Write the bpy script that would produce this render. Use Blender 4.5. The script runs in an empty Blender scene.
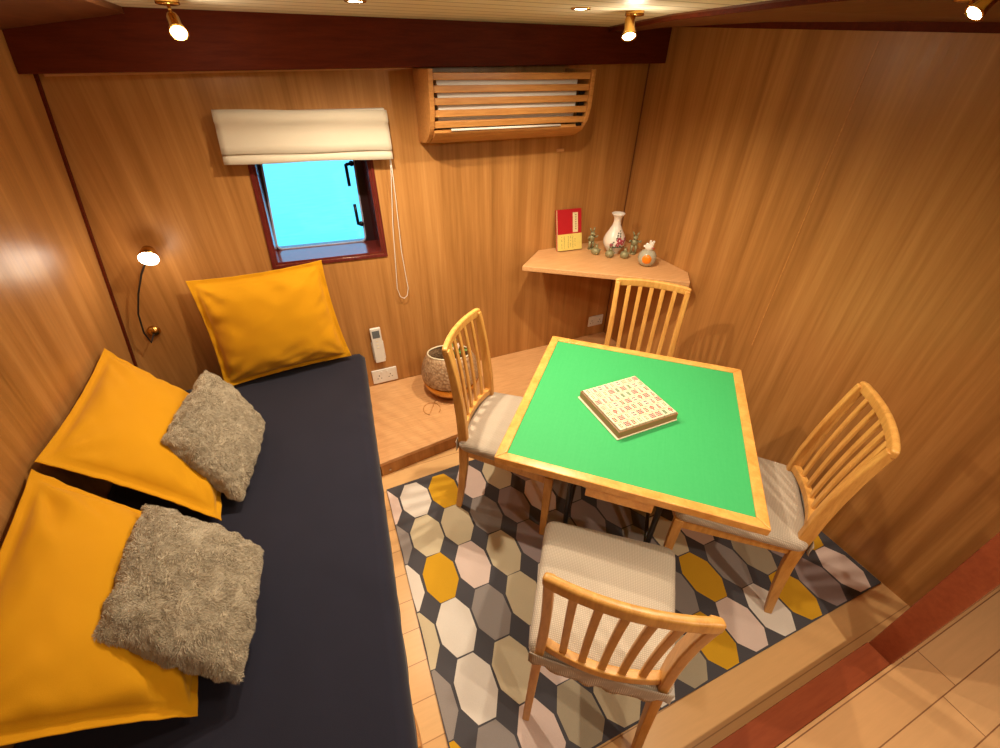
import bpy, bmesh, math, random
from mathutils import Vector, Matrix, noise
random.seed(7)
sc = bpy.context.scene
COL = sc.collection
PI = math.pi

# ---------------------------------------------------------------- helpers
class MB:
    def __init__(s): s.v = []; s.f = []; s.m = []; s.sm = []
    def add(s, vs, fs, mi=0, smooth=False, M=None):
        o = len(s.v)
        for p in vs:
            p = Vector(p)
            if M is not None: p = M @ p
            s.v.append(tuple(p))
        for f in fs:
            s.f.append([i + o for i in f]); s.m.append(mi); s.sm.append(smooth)
        return s
    def box(s, c, d, mi=0, M=None):
        x, y, z = c; a, b, e = d[0] / 2, d[1] / 2, d[2] / 2
        vs = [(x + i * a, y + j * b, z + k * e) for i in (-1, 1) for j in (-1, 1) for k in (-1, 1)]
        return s.add(vs, [(0, 1, 3, 2), (4, 6, 7, 5), (0, 4, 5, 1), (2, 3, 7, 6), (0, 2, 6, 4), (1, 5, 7, 3)], mi, False, M)
    def hexa(s, vs, mi=0, M=None):   # 4 bottom (ccw) + 4 top
        return s.add(vs, [(3, 2, 1, 0), (4, 5, 6, 7), (0, 1, 5, 4), (1, 2, 6, 5), (2, 3, 7, 6), (3, 0, 4, 7)], mi, False, M)
    def prism(s, poly, z0, z1, mi=0, M=None):
        n = len(poly)
        vs = [(p[0], p[1], z0) for p in poly] + [(p[0], p[1], z1) for p in poly]
        fs = [tuple(reversed(range(n))), tuple(range(n, 2 * n))] + [(i, (i + 1) % n, n + (i + 1) % n, n + i) for i in range(n)]
        return s.add(vs, fs, mi, False, M)
    def lathe(s, prof, seg=32, c=(0, 0, 0), mi=0, M=None, smooth=True):
        vs = []; fs = []
        for r, z in prof:
            for k in range(seg):
                a = 2 * PI * k / seg
                vs.append((c[0] + r * math.cos(a), c[1] + r * math.sin(a), c[2] + z))
        n = len(prof)
        for i in range(n - 1):
            for k in range(seg):
                k2 = (k + 1) % seg
                fs.append((i * seg + k, i * seg + k2, (i + 1) * seg + k2, (i + 1) * seg + k))
        if prof[0][0] > 1e-5: fs.append(tuple(reversed(range(seg))))
        if prof[-1][0] > 1e-5: fs.append(tuple(range((n - 1) * seg, n * seg)))
        return s.add(vs, fs, mi, smooth, M)
    def tube(s, pts, r, seg=12, mi=0, M=None, caps=True, rect=None, up=None):
        pts = [Vector(p) for p in pts]; n = len(pts)
        rs = r if isinstance(r, (list, tuple)) else [r] * n
        vs = []; fs = []; prev = None
        for i, p in enumerate(pts):
            t = (pts[min(i + 1, n - 1)] - pts[max(i - 1, 0)]).normalized()
            if up is not None: ref = Vector(up)
            elif prev is None: ref = Vector((0, 0, 1)) if abs(t.z) < .9 else Vector((1, 0, 0))
            else: ref = prev
            a = (ref - t * ref.dot(t)).normalized(); b = t.cross(a); prev = a
            if rect:
                w, h = rect[i] if isinstance(rect[0], (tuple, list)) else rect
                for (q, e) in ((-1, -1), (1, -1), (1, 1), (-1, 1)): vs.append(p + a * (q * w / 2) + b * (e * h / 2))
            else:
                for k in range(seg):
                    an = 2 * PI * k / seg; vs.append(p + (a * math.cos(an) + b * math.sin(an)) * rs[i])
        m = 4 if rect else seg
        for i in range(n - 1):
            for k in range(m):
                k2 = (k + 1) % m; fs.append((i * m + k, i * m + k2, (i + 1) * m + k2, (i + 1) * m + k))
        if caps: fs.append(tuple(reversed(range(m)))); fs.append(tuple(range((n - 1) * m, n * m)))
        return s.add(vs, fs, mi, not rect, M)
    def sphere(s, c, r, seg=16, rings=10, mi=0, M=None):
        r = r if isinstance(r, (tuple, list)) else (r, r, r)
        prof = [(math.sin(PI * i / rings), -math.cos(PI * i / rings)) for i in range(rings + 1)]
        vs = []; fs = []
        for q, z in prof:
            for k in range(seg):
                a = 2 * PI * k / seg; vs.append((c[0] + r[0] * q * math.cos(a), c[1] + r[1] * q * math.sin(a), c[2] + r[2] * z))
        for i in range(rings):
            for k in range(seg):
                k2 = (k + 1) % seg; fs.append((i * seg + k, i * seg + k2, (i + 1) * seg + k2, (i + 1) * seg + k))
        return s.add(vs, fs, mi, True, M)
    def build(s, name, mats, parent=None, bevel=0, seg=2, loc=None, merge=False, subsurf=0):
        me = bpy.data.meshes.new(name); me.from_pydata(s.v, [], s.f)
        if not isinstance(mats, (list, tuple)): mats = [mats]
        for m in mats: me.materials.append(m)
        for p, mi, sm in zip(me.polygons, s.m, s.sm): p.material_index = mi; p.use_smooth = sm
        me.validate()
        if merge or any(s.sm):
            bm = bmesh.new(); bm.from_mesh(me); bmesh.ops.remove_doubles(bm, verts=bm.verts, dist=1e-6)
            bmesh.ops.recalc_face_normals(bm, faces=bm.faces); bm.to_mesh(me); bm.free()
        else:
            bm = bmesh.new(); bm.from_mesh(me); bmesh.ops.recalc_face_normals(bm, faces=bm.faces); bm.to_mesh(me); bm.free()
        o = bpy.data.objects.new(name, me); COL.objects.link(o)
        if loc is not None: o.location = loc
        if parent: o.parent = parent
        if bevel:
            b = o.modifiers.new('bevel', 'BEVEL'); b.width = bevel; b.segments = seg; b.limit_method = 'ANGLE'; b.angle_limit = .6
            b.harden_normals = False
            for p in me.polygons: p.use_smooth = True
            try:
                w = o.modifiers.new('wn', 'WEIGHTED_NORMAL'); w.keep_sharp = False
            except Exception: pass
        if subsurf:
            q = o.modifiers.new('sub', 'SUBSURF'); q.levels = q.render_levels = subsurf
        return o

def empty(name, loc, rz=0, label=None, cat=None, group=None):
    o = bpy.data.objects.new(name, None); COL.objects.link(o); o.location = loc; o.rotation_euler = (0, 0, rz)
    o.empty_display_size = .05
    tag(o, label, cat, group); return o
def tag(o, label=None, cat=None, group=None, kind=None):
    if label: o['label'] = label
    if cat: o['category'] = cat
    if group: o['group'] = group
    if kind: o['kind'] = kind
    return o
def struct(o): o['kind'] = 'structure'; return o
def copy_tree(o, parent=None):
    c = o.copy(); COL.objects.link(c); c.parent = parent
    for ch in list(o.children): copy_tree(ch, c)
    return c
def RZ(a): return Matrix.Rotation(a, 4, 'Z')
def MT(*a): return Matrix.Translation(a)

# ---------------------------------------------------------------- materials
def L(r, g, b):   # sRGB 0-255 -> linear
    f = lambda c: (c / 255 / 12.92) if c <= 10 else ((c / 255 + .055) / 1.055) ** 2.4
    return (f(r), f(g), f(b), 1)
class NT:
    def __init__(s, name):
        s.m = bpy.data.materials.new(name); s.m.use_nodes = True; s.t = s.m.node_tree
        s.b = s.t.nodes['Principled BSDF']; s.out = s.t.nodes['Material Output']
    def n(s, typ, **k):
        x = s.t.nodes.new(typ)
        for a, b in k.items(): setattr(x, a, b)
        return x
    def l(s, a, b): s.t.links.new(a, b)
    def val(s, x, v):
        if isinstance(v, (int, float, tuple)): x.default_value = v
        else: s.l(v, x)
    def coord(s, kind='Object', scale=(1, 1, 1), rot=(0, 0, 0)):
        tc = s.n('ShaderNodeTexCoord'); mp = s.n('ShaderNodeMapping')
        mp.inputs['Scale'].default_value = scale; mp.inputs['Rotation'].default_value = rot
        s.l(tc.outputs[kind], mp.inputs['Vector']); return mp.outputs[0]
    def noise(s, vec, scale=5, detail=4, rough=.5, dist=0):
        x = s.n('ShaderNodeTexNoise'); s.l(vec, x.inputs['Vector']); x.inputs['Scale'].default_value = scale
        x.inputs['Detail'].default_value = detail; x.inputs['Roughness'].default_value = rough; x.inputs['Distortion'].default_value = dist
        return x.outputs['Fac']
    def ramp(s, fac, stops, interp='LINEAR'):
        x = s.n('ShaderNodeValToRGB'); s.l(fac, x.inputs[0]); e = x.color_ramp.elements; x.color_ramp.interpolation = interp
        while len(e) < len(stops): e.new(.5)
        for i, (p, c) in enumerate(stops): e[i].position = p; e[i].color = c if len(c) == 4 else (*c, 1)
        return x.outputs[0]
    def math(s, op, a, b=0.0, c=None):
        x = s.n('ShaderNodeMath', operation=op); s.val(x.inputs[0], a); s.val(x.inputs[1], b)
        if c is not None: s.val(x.inputs[2], c)
        return x.outputs[0]
    def mix(s, fac, a, b, blend='MIX'):
        x = s.n('ShaderNodeMix', data_type='RGBA', blend_type=blend); s.val(x.inputs[0], fac); s.val(x.inputs[6], a); s.val(x.inputs[7], b)
        return x.outputs[2]
    def bump(s, h, strength=.2, dist=.01):
        x = s.n('ShaderNodeBump'); s.l(h, x.inputs['Height']); x.inputs['Strength'].default_value = strength
        x.inputs['Distance'].default_value = dist; s.l(x.outputs[0], s.b.inputs['Normal'])
    def set(s, **k):
        for a, b in k.items():
            s.val(s.b.inputs[{'col': 'Base Color', 'rough': 'Roughness', 'metal': 'Metallic', 'spec': 'Specular IOR Level',
                'em': 'Emission Color', 'es': 'Emission Strength', 'sheen': 'Sheen Weight', 'coat': 'Coat Weight', 'crough': 'Coat Roughness',
                'trans': 'Transmission Weight', 'ior': 'IOR', 'alpha': 'Alpha'}[a]], b)
        return s.m

def plain(name, col, rough=.5, metal=0, **k):
    t = NT(name); v = t.coord(); n = t.noise(v, 30, 3)
    c = t.mix(n, tuple(x * .93 for x in col[:3]) + (1,), tuple(min(1, x * 1.06) for x in col[:3]) + (1,))
    t.set(col=c, rough=rough, metal=metal, **k); return t.m

def veneer(name, dark, mid, light, rough=.36):
    t = NT(name)
    tc = t.n('ShaderNodeTexCoord'); sp = t.n('ShaderNodeSeparateXYZ'); t.l(tc.outputs['Object'], sp.inputs[0])
    h = t.math('ADD', sp.outputs[0], t.math('MULTIPLY', sp.outputs[1], 1.0)); 
    cb = t.n('ShaderNodeCombineXYZ'); t.l(h, cb.inputs[0]); t.l(t.math('MULTIPLY', sp.outputs[2], .035), cb.inputs[2])
    broad = t.noise(cb.outputs[0], 13, 3, .55)
    fine = t.noise(cb.outputs[0], 70, 4, .6)
    cb2 = t.n('ShaderNodeCombineXYZ'); t.l(h, cb2.inputs[0]); t.l(t.math('MULTIPLY', sp.outputs[2], .3), cb2.inputs[2])
    soft = t.noise(cb2.outputs[0], 2.2, 2)
    f = t.math('ADD', t.math('MULTIPLY', broad, .55), t.math('MULTIPLY', fine, .3)); f = t.math('ADD', f, t.math('MULTIPLY', soft, .15))
    c = t.ramp(f, [(.33, dark), (.5, mid), (.67, light)])
    hair = t.noise(cb.outputs[0], 420, 2, .6)
    c = t.mix(t.math('MULTIPLY', hair, .2), c, dark)
    t.set(col=c, rough=t.math('ADD', t.math('MULTIPLY', fine, .22), rough - .1), spec=.42)
    t.bump(t.math('ADD', fine, hair), .12, .002)
    return t.m

def timber(name, dark, light, scale=(1, 14, 14), rough=.38, ns=5):
    t = NT(name); v = t.coord('Object', scale)
    a = t.noise(v, ns, 4, .55, .4); b = t.noise(v, ns * 6, 3, .6)
    f = t.math('ADD', t.math('MULTIPLY', a, .7), t.math('MULTIPLY', b, .3))
    t.set(col=t.ramp(f, [(.35, dark), (.65, light)]), rough=rough, spec=.45); t.bump(b, .05, .002); return t.m

M_wall = veneer('teak_veneer', L(148, 99, 48), L(180, 126, 68), L(204, 150, 88))
M_beam = timber('dark_mahogany', L(84, 30, 12), L(102, 40, 17), (1.2, 12, 12), .6)
M_beam.node_tree.nodes['Principled BSDF'].inputs['Specular IOR Level'].default_value = .12
M_sill = timber('red_mahogany', L(138, 68, 42), L(150, 76, 46), (1.2, 14, 14), .26)
M_panel = timber('brown_panel', L(92, 50, 26), L(120, 70, 38), (8, 1, 8), .4)
M_oak = timber('oak_ledge', L(204, 152, 100), L(222, 172, 120), (2, 22, 22), .42)
M_chairx = timber('chair_oak', L(196, 138, 66), L(224, 170, 92), (9, 9, 1.4), .35)
M_tabwood = timber('table_oak', L(206, 142, 66), L(232, 176, 96), (5, 5, 5), .28)
M_acwood = timber('louvre_oak', L(176, 116, 58), L(206, 148, 84), (1.5, 18, 18), .36)

def floor_mat(name, a, b, seam, w=.122, ln=1.1):
    t = NT(name); v = t.coord('Object', (1, 1, 1)); v.node.inputs['Location'].default_value = (.9, .0, 0)
    br = t.n('ShaderNodeTexBrick'); t.l(v, br.inputs['Vector']); br.offset = .06; br.squash = 1
    br.inputs['Scale'].default_value = 1; br.inputs['Brick Width'].default_value = ln; br.inputs['Row Height'].default_value = w
    br.inputs['Mortar Size'].default_value = .0018; br.inputs['Color1'].default_value = a; br.inputs['Color2'].default_value = b
    br.inputs['Mortar'].default_value = seam; br.inputs['Bias'].default_value = 0
    g = t.noise(t.coord('Object', (1.3, 16, 1)), 5, 4, .6, .5)
    c = t.mix(t.math('MULTIPLY', g, .5), br.outputs[0], tuple(x * .72 for x in a[:3]) + (1,))
    t.set(col=c, rough=.33, spec=.45); t.bump(g, .04, .002); return t.m
M_floor = floor_mat('maple_planks', L(226, 178, 120), L(234, 190, 132), L(170, 116, 70), .122, 3.2)
M_floor2 = floor_mat('upper_maple_planks', L(220, 170, 118), L(230, 182, 130), L(120, 72, 44), .12, 1.3)

t = NT('cream_tongue_and_groove'); v = t.coord()
w = t.n('ShaderNodeTexWave', wave_type='BANDS', bands_direction='Y', wave_profile='SAW'); t.l(v, w.inputs['Vector']); w.inputs['Scale'].default_value = 2.9
g = t.ramp(w.outputs['Fac'], [(0, (0, 0, 0, 1)), (.07, (1, 1, 1, 1)), (.93, (1, 1, 1, 1)), (1, (0, 0, 0, 1))])
t.set(col=t.mix(g, L(120, 102, 70), L(236, 226, 200)), rough=.45); t.bump(g, .6, .006); M_ceil = t.m

# ---- fabrics
def fabric(name, c, c2=None, scale=900, rough=.85, sheen=.2, bump=.15, wr=0):
    t = NT(name); v = t.coord(); n = t.noise(v, scale, 2); b = t.noise(v, 9, 4)
    c2 = c2 or tuple(x * .86 for x in c[:3]) + (1,)
    t.set(col=t.mix(t.math('ADD', t.math('MULTIPLY', n, .5), t.math('MULTIPLY', b, .4)), c2, c), rough=rough, sheen=sheen, spec=.2)
    t.bump(t.math('ADD', t.math('MULTIPLY', n, .3), t.math('MULTIPLY', b, wr)), bump, .01 if wr else .002); return t.m
M_mustard = fabric('mustard_cotton', L(222, 160, 10), L(204, 142, 8), 700, .8, .1, .25, .5)
M_navy = fabric('navy_cotton', L(38, 38, 54), L(28, 28, 42), 600, .85, .15, .2, .6)
M_blind = fabric('cream_linen', L(224, 214, 196), L(208, 196, 176), 500, .85, .1, .2, .4)
t = NT('taupe_weave'); v = t.coord('Object')
w1 = t.n('ShaderNodeTexWave', bands_direction='X'); t.l(v, w1.inputs[0]); w1.inputs['Scale'].default_value = 58
w2 = t.n('ShaderNodeTexWave', bands_direction='Y'); t.l(v, w2.inputs[0]); w2.inputs['Scale'].default_value = 58
wv = t.math('MULTIPLY', w1.outputs['Fac'], w2.outputs['Fac'])
t.set(col=t.mix(wv, L(176, 162, 146), L(218, 206, 190)), rough=.9, sheen=.15, spec=.2); t.bump(wv, .35, .003); M_seat = t.m
t = NT('taupe_fur'); v = t.coord(); a = t.noise(v, 9, 3, .6); b = t.noise(v, 60, 2)
t.set(col=t.mix(t.math('ADD', t.math('MULTIPLY', a, .7), t.math('MULTIPLY', b, .3)), L(150, 136, 112), L(222, 210, 188)), rough=.75, sheen=.3, spec=.25); M_fur = t.m

# ---- misc
M_felt = NT('green_baize'); _n = M_felt.noise(M_felt.coord('Object', (2, 2, 2)), 40, 4); _b = M_felt.noise(M_felt.coord('Object', (60, 3, 3)), 3, 2)
M_felt = M_felt.set(col=M_felt.mix(M_felt.math('MULTIPLY', M_felt.math('ADD', _n, _b), .5), L(50, 160, 90), L(66, 174, 104)), rough=.62, spec=.25)
M_white = plain('white_plastic', L(226, 222, 214), .35)
M_grey = plain('grey_lcd', L(96, 104, 110), .25)
M_black = plain('black_iron', L(22, 26, 30), .35, .5)
M_darkmetal = plain('dark_steel', L(70, 66, 66), .35, .8)
M_brass = plain('brass', L(206, 160, 84), .22, 1)
M_bronze = plain('verdigris_bronze', L(150, 146, 110), .5, .3)
M_ivory = plain('ivory_tile', L(222, 212, 184), .4)
M_tanplastic = plain('tan_case', L(168, 112, 80), .3)
M_creamplastic = plain('cream_case', L(232, 222, 192), .35)
M_red = plain('red_ink', L(190, 34, 34), .4); M_green = plain('green_ink', L(60, 110, 66), .4); M_blue = plain('blue_ink', L(98, 60, 84), .4)
M_bookred = plain('red_cover', L(176, 22, 34), .4); M_yellow = plain('yellow_band', L(226, 204, 110), .5); M_paper = plain('paper', L(226, 206, 160), .8)
M_ink = plain('grey_ink', L(112, 100, 60), .6)
M_porc = plain('white_porcelain', L(232, 224, 214), .15); M_pink = plain('pink_glaze', L(176, 66, 84), .3); M_leaf = plain('green_glaze', L(70, 84, 66), .35)
M_orange = plain('orange_glaze', L(236, 134, 24), .3); M_greyg = plain('grey_glaze', L(176, 172, 152), .25)
M_gasket = plain('dark_gasket', L(40, 22, 26), .3)
M_liner = timber('window_mahogany', L(84, 28, 26), L(112, 42, 36), (10, 10, 1.5), .16)
M_socketdark = plain('socket_slot', L(50, 46, 42), .5)

def emis(name, col, s):
    t = NT(name); t.set(col=(1, 1, 1, 1), em=col, es=s); return t.m
M_bulb = emis('lamp_glow', (1, .80, .55, 1), 40)

t = NT('window_glass'); t.t.nodes.remove(t.b)
gl = t.n('ShaderNodeBsdfGlossy'); gl.inputs['Roughness'].default_value = .05
tr = t.n('ShaderNodeBsdfTransparent'); tr.inputs[0].default_value = (.85, .97, 1, 1)
fr = t.n('ShaderNodeFresnel'); mx = t.n('ShaderNodeMixShader'); t.l(fr.outputs[0], mx.inputs[0]); t.l(tr.outputs[0], mx.inputs[1]); t.l(gl.outputs[0], mx.inputs[2]); t.l(mx.outputs[0], t.out.inputs[0]); M_glass = t.m

t = NT('sea_water'); v = t.coord('Object', (1, 2.2, 1)); n = t.noise(v, 2.2, 5, .55, .6)
t.set(col=t.mix(n, L(78, 190, 200), L(120, 218, 222)), rough=.35, spec=.4); t.bump(n, .25, .1); M_sea = t.m

# rug: one pile, octagons inlaid by colour
rug_cols = dict(G=L(86, 84, 90), W=L(236, 228, 220), P=L(234, 212, 204), C=L(218, 204, 174), D=L(158, 150, 148), Y=L(222, 170, 44), M=L(166, 150, 152), B=L(50, 40, 40), E=L(180, 168, 146))
def rugm(k):
    t = NT('rug_' + k); v = t.coord(); n = t.noise(v, 500, 2); b = t.noise(v, 14, 3); c = rug_cols[k]
    t.set(col=t.mix(t.math('ADD', t.math('MULTIPLY', n, .6), t.math('MULTIPLY', b, .3)), tuple(x * .78 for x in c[:3]) + (1,), c), rough=.95, sheen=.1, spec=.1)
    t.bump(n, .4, .003); return t.m

# ---------------------------------------------------------------- the room (x right along back wall, y to back wall, z up)
YB = 2.40; XR = 1.957
def XL(z): return -1.1065 + .17 * z
H = .10   # raised floor by the doorway
struct(MB().box((.6, 1.13, -.03), (3.6, 2.9, .06)).build('floor', M_floor))
b = MB(); b.prism([(-1.4, -1.9), (3.4, -1.9), (3.4, .011), (-1.4, .011)], 0, H)
struct(b.build('floor_raised', M_floor2))
# back wall with a slanted window opening
win = [(-.222, 1.003), (.332, .988), (.330, 1.56), (-.185, 1.56)]     # BL BR TR TL
b = MB(); T = .25
xo0, xo1 = -1.5, 2.3
def P3(x, z, y=YB): return (x, y, z)
outer = [(xo0, -.05), (xo1, -.05), (xo1, 2.3), (xo0, 2.3)]
for y in (YB, YB + .06):
    vs = [P3(*p, y) for p in outer] + [P3(*p, y) for p in win]
    b.add(vs, [(0, 1, 5, 4), (1, 2, 6, 5), (2, 3, 7, 6), (3, 0, 4, 7)])
vs = [P3(*p, YB) for p in win] + [P3(*p, YB + .06) for p in win]
b.add(vs, [(0, 1, 5, 4), (1, 2, 6, 5), (2, 3, 7, 6), (3, 0, 4, 7)])
vs = [P3(*p, YB) for p in outer] + [P3(*p, YB + .06) for p in outer]
b.add(vs, [(0, 1, 5, 4), (1, 2, 6, 5), (2, 3, 7, 6), (3, 0, 4, 7)])
struct(b.build('wall_back', M_wall, merge=True))
# right wall
struct(MB().box((XR + .03, 1.245, 1.1), (.06, 2.31, 2.4)).build('wall_right', M_wall))
# left wall, leaning in towards the top
b = MB(); b.hexa([(XL(-.05) - .06, -1.9, -.05), (XL(-.05), -1.9, -.05), (XL(-.05), YB, -.05), (XL(-.05) - .06, YB, -.05),
                  (XL(2.2) - .06, -1.9, 2.2), (XL(2.2), -1.9, 2.2), (XL(2.2), YB, 2.2), (XL(2.2) - .06, YB, 2.2)])
struct(b.build('wall_left', M_wall))
struct(MB().box((1, -1.93, 1.1), (5, .06, 2.4)).build('wall_front', M_wall))
struct(MB().box((3.43, -.94, 1.1), (.06, 1.92, 2.4)).build('wall_side', M_wall))
# dark mouldings in the two corners
b = MB(); b.hexa([(XL(.3), YB - .016, .3), (XL(.3) + .010, YB - .016, .3), (XL(.3) + .010, YB, .3), (XL(.3), YB, .3),
                  (XL(1.86), YB - .016, 1.86), (XL(1.86) + .010, YB - .016, 1.86), (XL(1.86) + .010, YB, 1.86), (XL(1.86), YB, 1.86)])
struct(b.build('trim_1', M_beam))
struct(MB().box((XR - .0025, YB - .0025, 1.0), (.005, .005, 1.75)).build('trim_2', M_panel))
struct(MB().box((XR - .0006, 1.205, 1.30), (.0012, .005, 1.25)).build('trim_10', M_acwood))
# bulkhead and doorway reveal on the right
struct(MB().box((2.48, .0495, 1.1), (1.84, .080, 2.3)).build('wall_bulkhead', M_sill, bevel=.004))
# threshold board
b = MB(); b.prism([(-.10, .012), (1.56, .012), (1.56, .093), (-.10, .093)], .0, H + .004)
struct(b.build('trim_3', M_sill, bevel=.004))

# ceiling
cz = 2.003
ce = [(XL(cz) + .34, 2.3), (1.57, 2.3), (1.47, 1.95), (1.37, 1.60), (1.335, 1.15), (1.33, .7), (1.33, -1.9), (XL(cz) + .34, -1.9)]
b = MB(); b.prism(ce, cz, cz + .04); struct(b.build('ceiling', M_ceil))
# dark edge strip beside the ceiling boards and sloping cornice panel over the right wall
edge = [(1.57, 2.3), (1.47, 1.95), (1.37, 1.60), (1.335, 1.15), (1.33, .7), (1.33, -.2)]
zt = lambda y: 2.018 + (y - 2.14) * .058
b = MB(); vs = []; fs = []
for (x, y) in edge:
    z1 = zt(y); vs += [(x, y, cz - .012), (x + .10, y, cz - .020), (XR - .02, y, z1 + .012), (XR - .02, y, cz + .2), (x, y, cz + .2)]
for i in range(len(edge) - 1):
    o = i * 5
    for k in range(5): fs.append((o + k, o + (k + 1) % 5, o + 5 + (k + 1) % 5, o + 5 + k))
fs += [(0, 1, 2, 3, 4), tuple(range((len(edge) - 1) * 5, len(edge) * 5))]
b.add(vs, fs); struct(b.build('trim_4', M_panel))
b = MB(); b.tube([(XR - .014, y, zt(y) + .002) for y in (2.36, 1.9, 1.5, 1.0, .5, .095)], .012, rect=(.028, .028), up=(0, 0, 1)); struct(b.build('trim_5', M_beam))
b = MB(); b.tube([(x + .006, y, cz - .012) for x, y in edge], .012, rect=(.012, .014), up=(0, 0, 1)); struct(b.build('trim_6', M_beam))
struct(MB().box((2.3, -.95, 2.06), (2.4, 1.9, .04)).build('ceiling_side', M_panel))
# left sloping panel beside the ceiling
b = MB(); x0 = XL(cz) + .34
b.hexa([(XL(1.93) - .02, -1.9, 1.93), (x0, -1.9, 1.985), (x0, 2.3, 1.985), (XL(1.93) - .02, 2.3, 1.93),
        (XL(1.93) - .02, -1.9, 2.12), (x0, -1.9, 2.05), (x0, 2.3, 2.05), (XL(1.93) - .02, 2.3, 2.12)])
struct(b.build('trim_7', M_panel))
# heavy beam across the top of the back wall
b = MB(); b.hexa([(XL(1.82) , 2.262, 1.815), (XR, 2.268, 1.860), (XR, YB, 1.860), (XL(1.82), YB, 1.818),
                  (XL(2.0), 2.262, 2.08), (XR, 2.268, 2.08), (XR, YB, 2.08), (XL(2.0), YB, 2.08)])
struct(b.build('trim_8', M_beam, bevel=.003))
b = MB(); b.hexa([(XL(1.81)+.03, 2.385, 1.806), (.60, 2.385, 1.832), (.60, YB, 1.832), (XL(1.81)+.03, YB, 1.806), (XL(1.81)+.03, 2.385, 1.815), (.60, 2.385, 1.844), (.60, YB, 1.844), (XL(1.81)+.03, YB, 1.815)])
struct(b.build('trim_9', M_oak))

# platform along the back wall
b = MB(); pf = [(.030, 1.687), (.48, 1.743), (1.2, 1.83), (XR - .001, 1.90), (XR - .001, YB - .001), (.090, YB - .001)]
b.prism(pf, .088, .112); b.build
plat = empty('step_platform', (0, 0, 0), 0, 'low oak veneered step platform running along the back wall under the corner shelf', 'platform')
b.build('top', M_oak, plat, bevel=.003)
b = MB(); pf2 = [(.04, 1.70), (.48, 1.756), (1.2, 1.843), (XR - .002, 1.913), (XR - .002, 1.93), (.04, 1.72)]
b.prism(pf2, 0, .088); b.build('riser', M_wall, plat)
b = MB(); b.lathe([(0, 0), (.006, 0), (.006, .003), (0, .004)], 12, M=MT(.085, 1.7055, .03) @ Matrix.Rotation(PI / 2, 4, 'X')); b.build('screw_cap', M_white, plat)

# ---------------------------------------------------------------- window
wn = empty('window_1', (0, 0, 0)); wn['kind'] = 'structure'
def ring(b, inner, outer, y0, y1, mi=0):
    n = len(inner)
    vs = [P3(*p, y0) for p in outer] + [P3(*p, y0) for p in inner] + [P3(*p, y1) for p in outer] + [P3(*p, y1) for p in inner]
    fs = []
    for i in range(n):
        j = (i + 1) % n
        fs += [(i, j, n + j, n + i), (2 * n + i, 3 * n + i, 3 * n + j, 2 * n + j), (i, 2 * n + i, 2 * n + j, j), (n + i, n + j, 3 * n + j, 3 * n + i)]
    b.add(vs, fs, mi)
def inset(poly, d):
    n = len(poly); out = []
    cx = sum(p[0] for p in poly) / n; cy = sum(p[1] for p in poly) / n
    for i in range(n):
        p0 = Vector(poly[i - 1]); p1 = Vector(poly[i]); p2 = Vector(poly[(i + 1) % n])
        e1 = (p1 - p0).normalized(); e2 = (p2 - p1).normalized()
        n1 = Vector((-e1.y, e1.x)); n2 = Vector((-e2.y, e2.x))
        k = (n1 + n2) / (1 + n1.dot(n2)); out.append(tuple(p1 + k * d))
    return out
def rounded(poly, r, n=6):
    out = []
    m = len(poly)
    for i in range(m):
        p0 = Vector(poly[i - 1]); p1 = Vector(poly[i]); p2 = Vector(poly[(i + 1) % m])
        a = p1 + (p0 - p1).normalized() * r; c = p1 + (p2 - p1).normalized() * r
        for k in range(n + 1):
            t_ = k / n; out.append(tuple(a * (1 - t_) ** 2 + p1 * 2 * t_ * (1 - t_) + c * t_ ** 2))
    return out
b = MB(); ring(b, win, inset(win, -.018), YB - .008, YB); b.build('window_frame', M_liner, wn, bevel=.002)
b = MB()   # deep reveal lining
wi = inset(win, .012)
ring(b, wi, win, YB, 2.66); b.build('window_reveal', M_liner, wn)
pane = [(-.212, 1.012), (.272, .999), (.286, 1.57), (-.155, 1.57)]
pr_ = rounded(pane, .04)
b = MB()
big = rounded([(-.235, .97), (.345, .97), (.345, 1.60), (-.235, 1.60)], .0005)
ring(b, pr_, big, 2.605, 2.625); b.build('pane_frame', M_gasket, wn)
b = MB(); ring(b, inset(pr_, .008), pr_, 2.598, 2.606); b.build('gasket', plain('pale_gasket', L(170, 170, 190), .4), wn)
b = MB(); n_ = len(pr_); b.add([P3(*p, 2.615) for p in pr_] + [P3(*p, 2.619) for p in pr_], [tuple(range(n_)), tuple(reversed(range(n_, 2 * n_)))] + [(i, (i + 1) % n_, n_ + (i + 1) % n_, n_ + i) for i in range(n_)])
b.build('pane', M_glass, wn)
for i, (zk, zl, xk, xe) in enumerate(((1.423, 1.315, .262, .232), (1.110, 1.220, .258, .240))):
    b = MB(); b.sphere((xk, 2.580, zk), (.014, .012, .014)); b.tube([(xk, 2.594, zk), (xk, 2.58, zk)], .012)
    b.tube([(xk, 2.575, zk), (xe, 2.575, zk - .002 if zl < zk else zk + .002)], .008)
    b.tube([(xe, 2.575, zk), (xe - .001, 2.575, zl)], .0085)
    b.build('handle', M_black, wn)

# sea outside
b = MB(); b.add([(-40, 3.2, -.9), (40, 3.2, -.9), (40, 90, -.9), (-40, 90, -.9)], [(0, 1, 2, 3)])
o = b.build('sea', M_sea); struct(o)

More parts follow.
